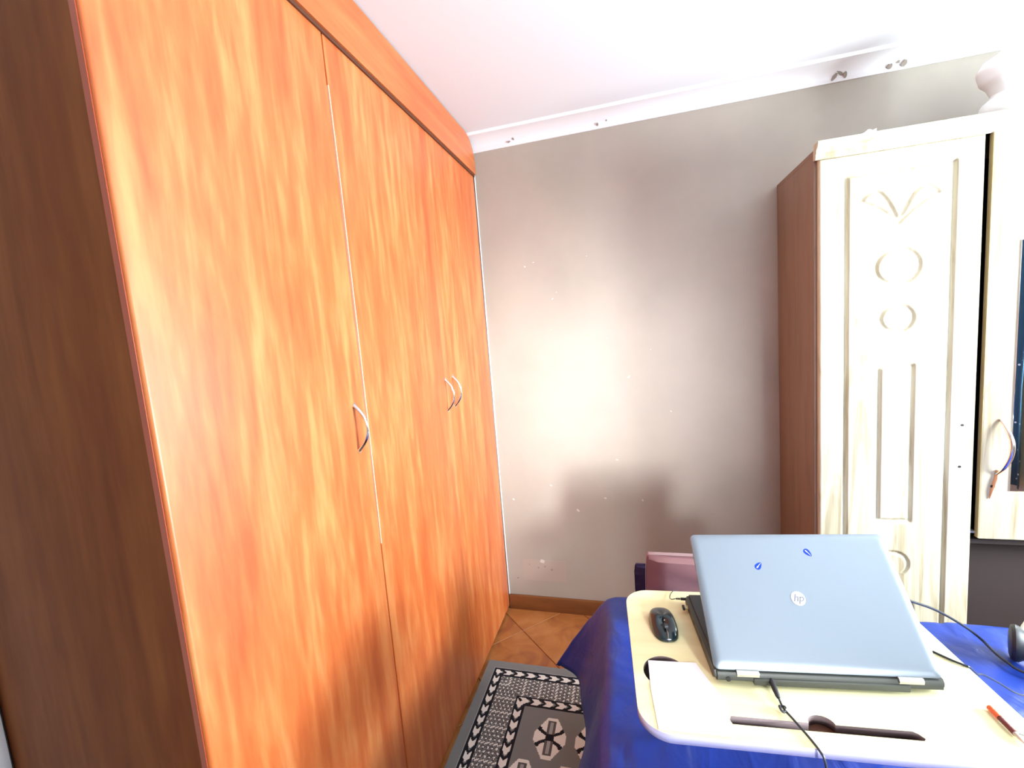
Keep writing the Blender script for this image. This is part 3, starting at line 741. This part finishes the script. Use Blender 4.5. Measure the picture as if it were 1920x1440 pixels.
# audio jack plugged in the left side with a thin lead curling over the desk edge
jack = thing('headphone_jack', 'small black audio plug with a thin lead at the laptop left side', 'plug', (0, 0, 0))
jb = Vector((0.100, 1.046, 0.866)); jd = Vector((-1, -0.06, 0)).normalized()
bm = bmesh.new(); tube(bm, [jb + jd*0.0, jb + jd*0.014], 0.0032, 12)
for k in range(3): tube(bm, [jb + jd*(0.0155+0.0032*k), jb + jd*(0.0175+0.0032*k)], 0.0026, 10)
obj('plug_body', bm, BLACKM, jack, smooth=True)
bm = bmesh.new(); s = jb + jd*0.024
tube(bm, smooth_pts([jb + jd*0.014, s, s + Vector((-0.010, 0.006, -0.006)), s + Vector((-0.013, 0.022, -0.012)), s + Vector((-0.009, 0.040, -0.0125)), s + Vector((0.002, 0.060, -0.016)), s + Vector((0.01, 0.075, -0.05))], 8), 0.0010, 8)
obj('lead', bm, CABLE, jack, smooth=True)
GOLD = mat('pale_metal_usb', (0.70, 0.66, 0.42), 0.35, metal=0.6)
ub = thing('usb_receiver', 'tiny pale metal receiver stick in the laptop side below the audio plug', 'receiver', (0.096, 1.018, 0.862), math.radians(6))
box('connector', -0.004, 0.008, -0.0055, 0.0055, -0.002, 0.0025, GOLD, ub, 0.0005, 1); box('cap', -0.009, -0.004, -0.0065, 0.0065, -0.003, 0.0035, BLACKM, ub, 0.001, 2)

# power lead from the rear of the laptop hanging over the desk edge
pw = thing('power_lead', 'black knotted power lead hanging from the laptop back over the desk edge', 'cable', (0, 0, 0))
bm = bmesh.new(); tube(bm, smooth_pts([(0.216, 0.8195, 0.866), (0.217, 0.800, 0.8640), (0.219, 0.784, 0.8595)], 4), [0.0046]*6+[0.0042]*2+[0.003], 12)
obj('plug', bm, BLACKM, pw, smooth=True)
cab_pts = smooth_pts([(0.219, 0.785, 0.8595), (0.222, 0.768, 0.8545), (0.230, 0.748, 0.8545), (0.243, 0.717, 0.8535), (0.250, 0.696, 0.8525), (0.2535, 0.6865, 0.845), (0.258, 0.680, 0.80), (0.266, 0.674, 0.72), (0.275, 0.66, 0.62), (0.29, 0.62, 0.592), (0.33, 0.50, 0.590), (0.42, 0.3, 0.590)], 8)
bm = bmesh.new(); tube(bm, cab_pts, 0.0019, 8); obj('lead', bm, CABLE, pw, smooth=True)
bm = bmesh.new(); k0 = Vector((0.2215, 0.765, 0.857))
tube(bm, [k0 + Vector((0.0042*math.cos(a)-0.002, 0.0055*math.sin(a), 0.0018*math.cos(2*a))) for a in [2*PI*k/16 for k in range(15)]], 0.0022, 8)
obj('knot', bm, CABLE, pw, smooth=True)

# sheet of paper sliding under the laptop, over the cup hole
ppts = [(-0.002+0.006, 0.849), (0.094, 0.857), (0.128, 0.775), (0.129, 0.700), (0.015, 0.693), (0.006, 0.78)]
bm = bmesh.new(); prism(bm, ppts[::-1], lambda a, b, t: Vector((a, b, DZ+0.0006+t)), 0.0, 0.0009)
tag(obj('paper_sheet', bm, PAPERM), 'plain white paper lying over the cup recess left of the laptop', 'paper')

# mouse
ms = thing('mouse', 'black wireless mouse on the left far corner of the lap desk', 'mouse', (0.0405, 0.960, DZ), math.radians(8+180))
bm = bmesh.new(); nu, nv = 32, 14; L_, Wd, Hh = 0.052, 0.0285, 0.026
RR = []
for j in range(nv+1):
    el = PI/2*j/nv; ring = []
    for i in range(nu):
        a = 2*PI*i/nu; ca, sa = math.cos(a), math.sin(a); ee = 2.7
        f = (abs(ca)**ee + abs(sa)**ee)**(-1/ee)
        x = Wd*ca*f; y = L_*sa*f
        k = math.cos(el)**0.55; z = math.sin(el)**0.9
        hump = 0.72 + 0.28*math.cos((y/L_ + 0.25)*1.5)
        ring.append(bm.verts.new((x*k*(1-0.06*math.cos(PI*y/L_/1.0)*0), y*k, 0.0015 + Hh*z*hump)))
    RR.append(ring)
for a, b in zip(RR, RR[1:]):
    for k in range(nu): bm.faces.new((a[k], a[(k+1)%nu], b[(k+1)%nu], b[k]))
bm.faces.new(RR[0][::-1]); bmesh.ops.remove_doubles(bm, verts=bm.verts, dist=1e-5)
MSM = mat('glossy_teal_black_shell', (0.006, 0.014, 0.017), 0.2, coat=0.15)
obj('shell', bm, MSM, ms, smooth=True)
bm = bmesh.new(); tube(bm, [(-0.0035, 0.030, 0.0225), (0.0035, 0.030, 0.0225)], 0.0058, 16); wh = obj('scroll_wheel', bm, BLACKM, ms, smooth=True)
bm = bmesh.new(); bx(bm, -0.0004, 0.0004, 0.036, 0.0515, 0.010, 0.0215); obj('button_split', bm, SILVER, ms)
bm = bmesh.new(); lathe(bm, [(0.0016, 0.0), (0.0016, 0.0012)], 10, 'z', (0, 0.016, 0.0262)); obj('indicator', bm, SILVER, ms)

# pen
pn = thing('pen', 'red and dark pen with a silver clip near the right edge of the lap desk', 'pen', (0.539, 0.815, DZ+0.0052), math.radians(-88))
bm = bmesh.new(); tube(bm, [(-0.012, 0, 0), (-0.010, 0, 0), (0.010, 0, 0)], [0.0025, 0.0045, 0.0045], 14); q_ = obj('end_cap', bm, mat('orange_red_plastic', (0.85, 0.12, 0.03), 0.3), pn, smooth=True)
bm = bmesh.new(); tube(bm, [(0.010, 0, 0), (0.038, 0, 0)], 0.0042, 14); obj('barrel', bm, mat('dark_maroon_plastic', (0.16, 0.03, 0.03), 0.3), pn, smooth=True)
bm = bmesh.new(); tube(bm, [(0.038, 0, 0), (0.047, 0, 0), (0.056, 0, -0.001)], [0.0038, 0.0030, 0.0008], 12)
tube(bm, smooth_pts([(0.040, 0.003, 0.003), (0.046, 0.009, 0.003), (0.054, 0.012, 0.002), (0.060, 0.017, 0.001)], 4), 0.0012, 8)
obj('tip', bm, SILVER, pn, smooth=True)

# cables crossing the comforter
bm = bmesh.new(); zb = BZ+0.030
tube(bm, smooth_pts([(0.50, 1.055, DZ+0.006), (0.56, 1.13, 0.855), (0.633, 1.212, 0.80), (0.720, 1.281, 0.74), (0.818, 1.350, 0.66), (0.872, 1.375, 0.61), (0.888, 1.350, zb), (0.892, 1.316, zb), (0.906, 1.282, zb), (1.0, 1.20, zb), (1.2, 1.05, zb)], 8), 0.0032, 8)
tag(obj('headset_cable', bm, CABLE, smooth=True), 'black cable from behind the laptop to the headset on the comforter', 'cable')
bm = bmesh.new()
tube(bm, smooth_pts([(0.534, 0.958, DZ+0.002), (0.552, 0.938, DZ+0.0022), (0.566, 0.927, DZ+0.002), (0.576, 0.930, 0.846), (0.625, 0.99, 0.79), (0.695, 1.085, 0.72), (0.77, 1.16, 0.65), (0.84, 1.20, zb+0.004), (0.90, 1.205, zb), (1.05, 1.1, zb)], 8), 0.0020, 8)
tag(obj('thin_cable', bm, CABLE, smooth=True), 'thin dark cable over the right edge of the lap desk', 'cable')

# headset lying on the bed at the right edge of the picture
hs = thing('headset', 'black over-ear headset lying on the comforter at the right', 'headset', (0.916, 1.352, BZ+0.020), math.radians(-30))
def cupm(x, flip):
    bm = bmesh.new(); s_ = -1 if flip else 1
    lathe(bm, [(0.030, 0.0), (0.042, 0.003*s_), (0.046, 0.010*s_), (0.044, 0.018*s_), (0.038, 0.024*s_), (0.034, 0.034*s_), (0.020, 0.040*s_)], 32, 'x', (x, 0, 0.046)); return bm
for x, fl in ((0.0, False), (0.17, True)):
    c_ = obj('ear_cup', cupm(x, fl), BLACKM, hs, smooth=True)
bm = bmesh.new(); tube(bm, [(0.025 + 0.0725*(1-math.cos(PI*k/16)), 0.02 + 0.085*math.sin(PI*k/16), 0.05 + 0.05*math.sin(PI*k/16)) for k in range(17)], 0.007, 10, flat=0.5)
hb = obj('headband', bm, SILVER, hs, smooth=True); hb['label'] = 'silver headband'

# ------------------------------------------------------------------ dark curtain beside the window, seen only in the mirror
CUR = mat('navy_speckled_curtain', (0.02, 0.06, 0.10), 0.85)
vo = nd(CUR, 'ShaderNodeTexVoronoi'); vo.inputs['Scale'].default_value = 22; lk(CUR, coords(CUR), vo.inputs['Vector'])
lk(CUR, ramp(CUR, vo.outputs['Distance'], [(0.0, (0.7, 0.8, 0.85)), (0.10, (0.7, 0.8, 0.85)), (0.16, (0.02, 0.07, 0.12))]), bsdf(CUR).inputs['Base Color'])
vv = []; ny, nz_ = 90, 6
for j in range(nz_+1):
    for i in range(ny+1):
        y = -1.15 + 1.47*i/ny; vv.append((XR-0.06 + 0.022*math.sin(i*0.75) + 0.006*math.sin(j*2+i*0.3), y, 0.35 + 1.85*j/nz_))
ff = [(j*(ny+1)+i, j*(ny+1)+i+1, (j+1)*(ny+1)+i+1, (j+1)*(ny+1)+i) for j in range(nz_) for i in range(ny)]
me = bpy.data.meshes.new('curtain'); me.from_pydata(vv, [], ff); me.materials.append(CUR)
for p in me.polygons: p.use_smooth = True
cn_ = bpy.data.objects.new('curtain', me); C.objects.link(cn_); sm = cn_.modifiers.new('t', 'SOLIDIFY'); sm.thickness = 0.003
tag(cn_, 'dark navy speckled curtain hanging at the right wall, seen in the mirror', 'curtain')
bm = bmesh.new(); tube(bm, [(XR-0.06, -1.2, 2.215), (XR-0.06, 1.45, 2.215)], 0.012, 14)
rd = thing('curtain_rod', 'slim metal curtain rod over the right wall window', 'rod', (0, 0, 0))
obj('rod', bm, SILVER, rd, smooth=True)
for y in (-1.18, 1.42): box('bracket', XR-0.06, XR, y-0.01, y+0.01, 2.205, 2.225, SILVER, rd)
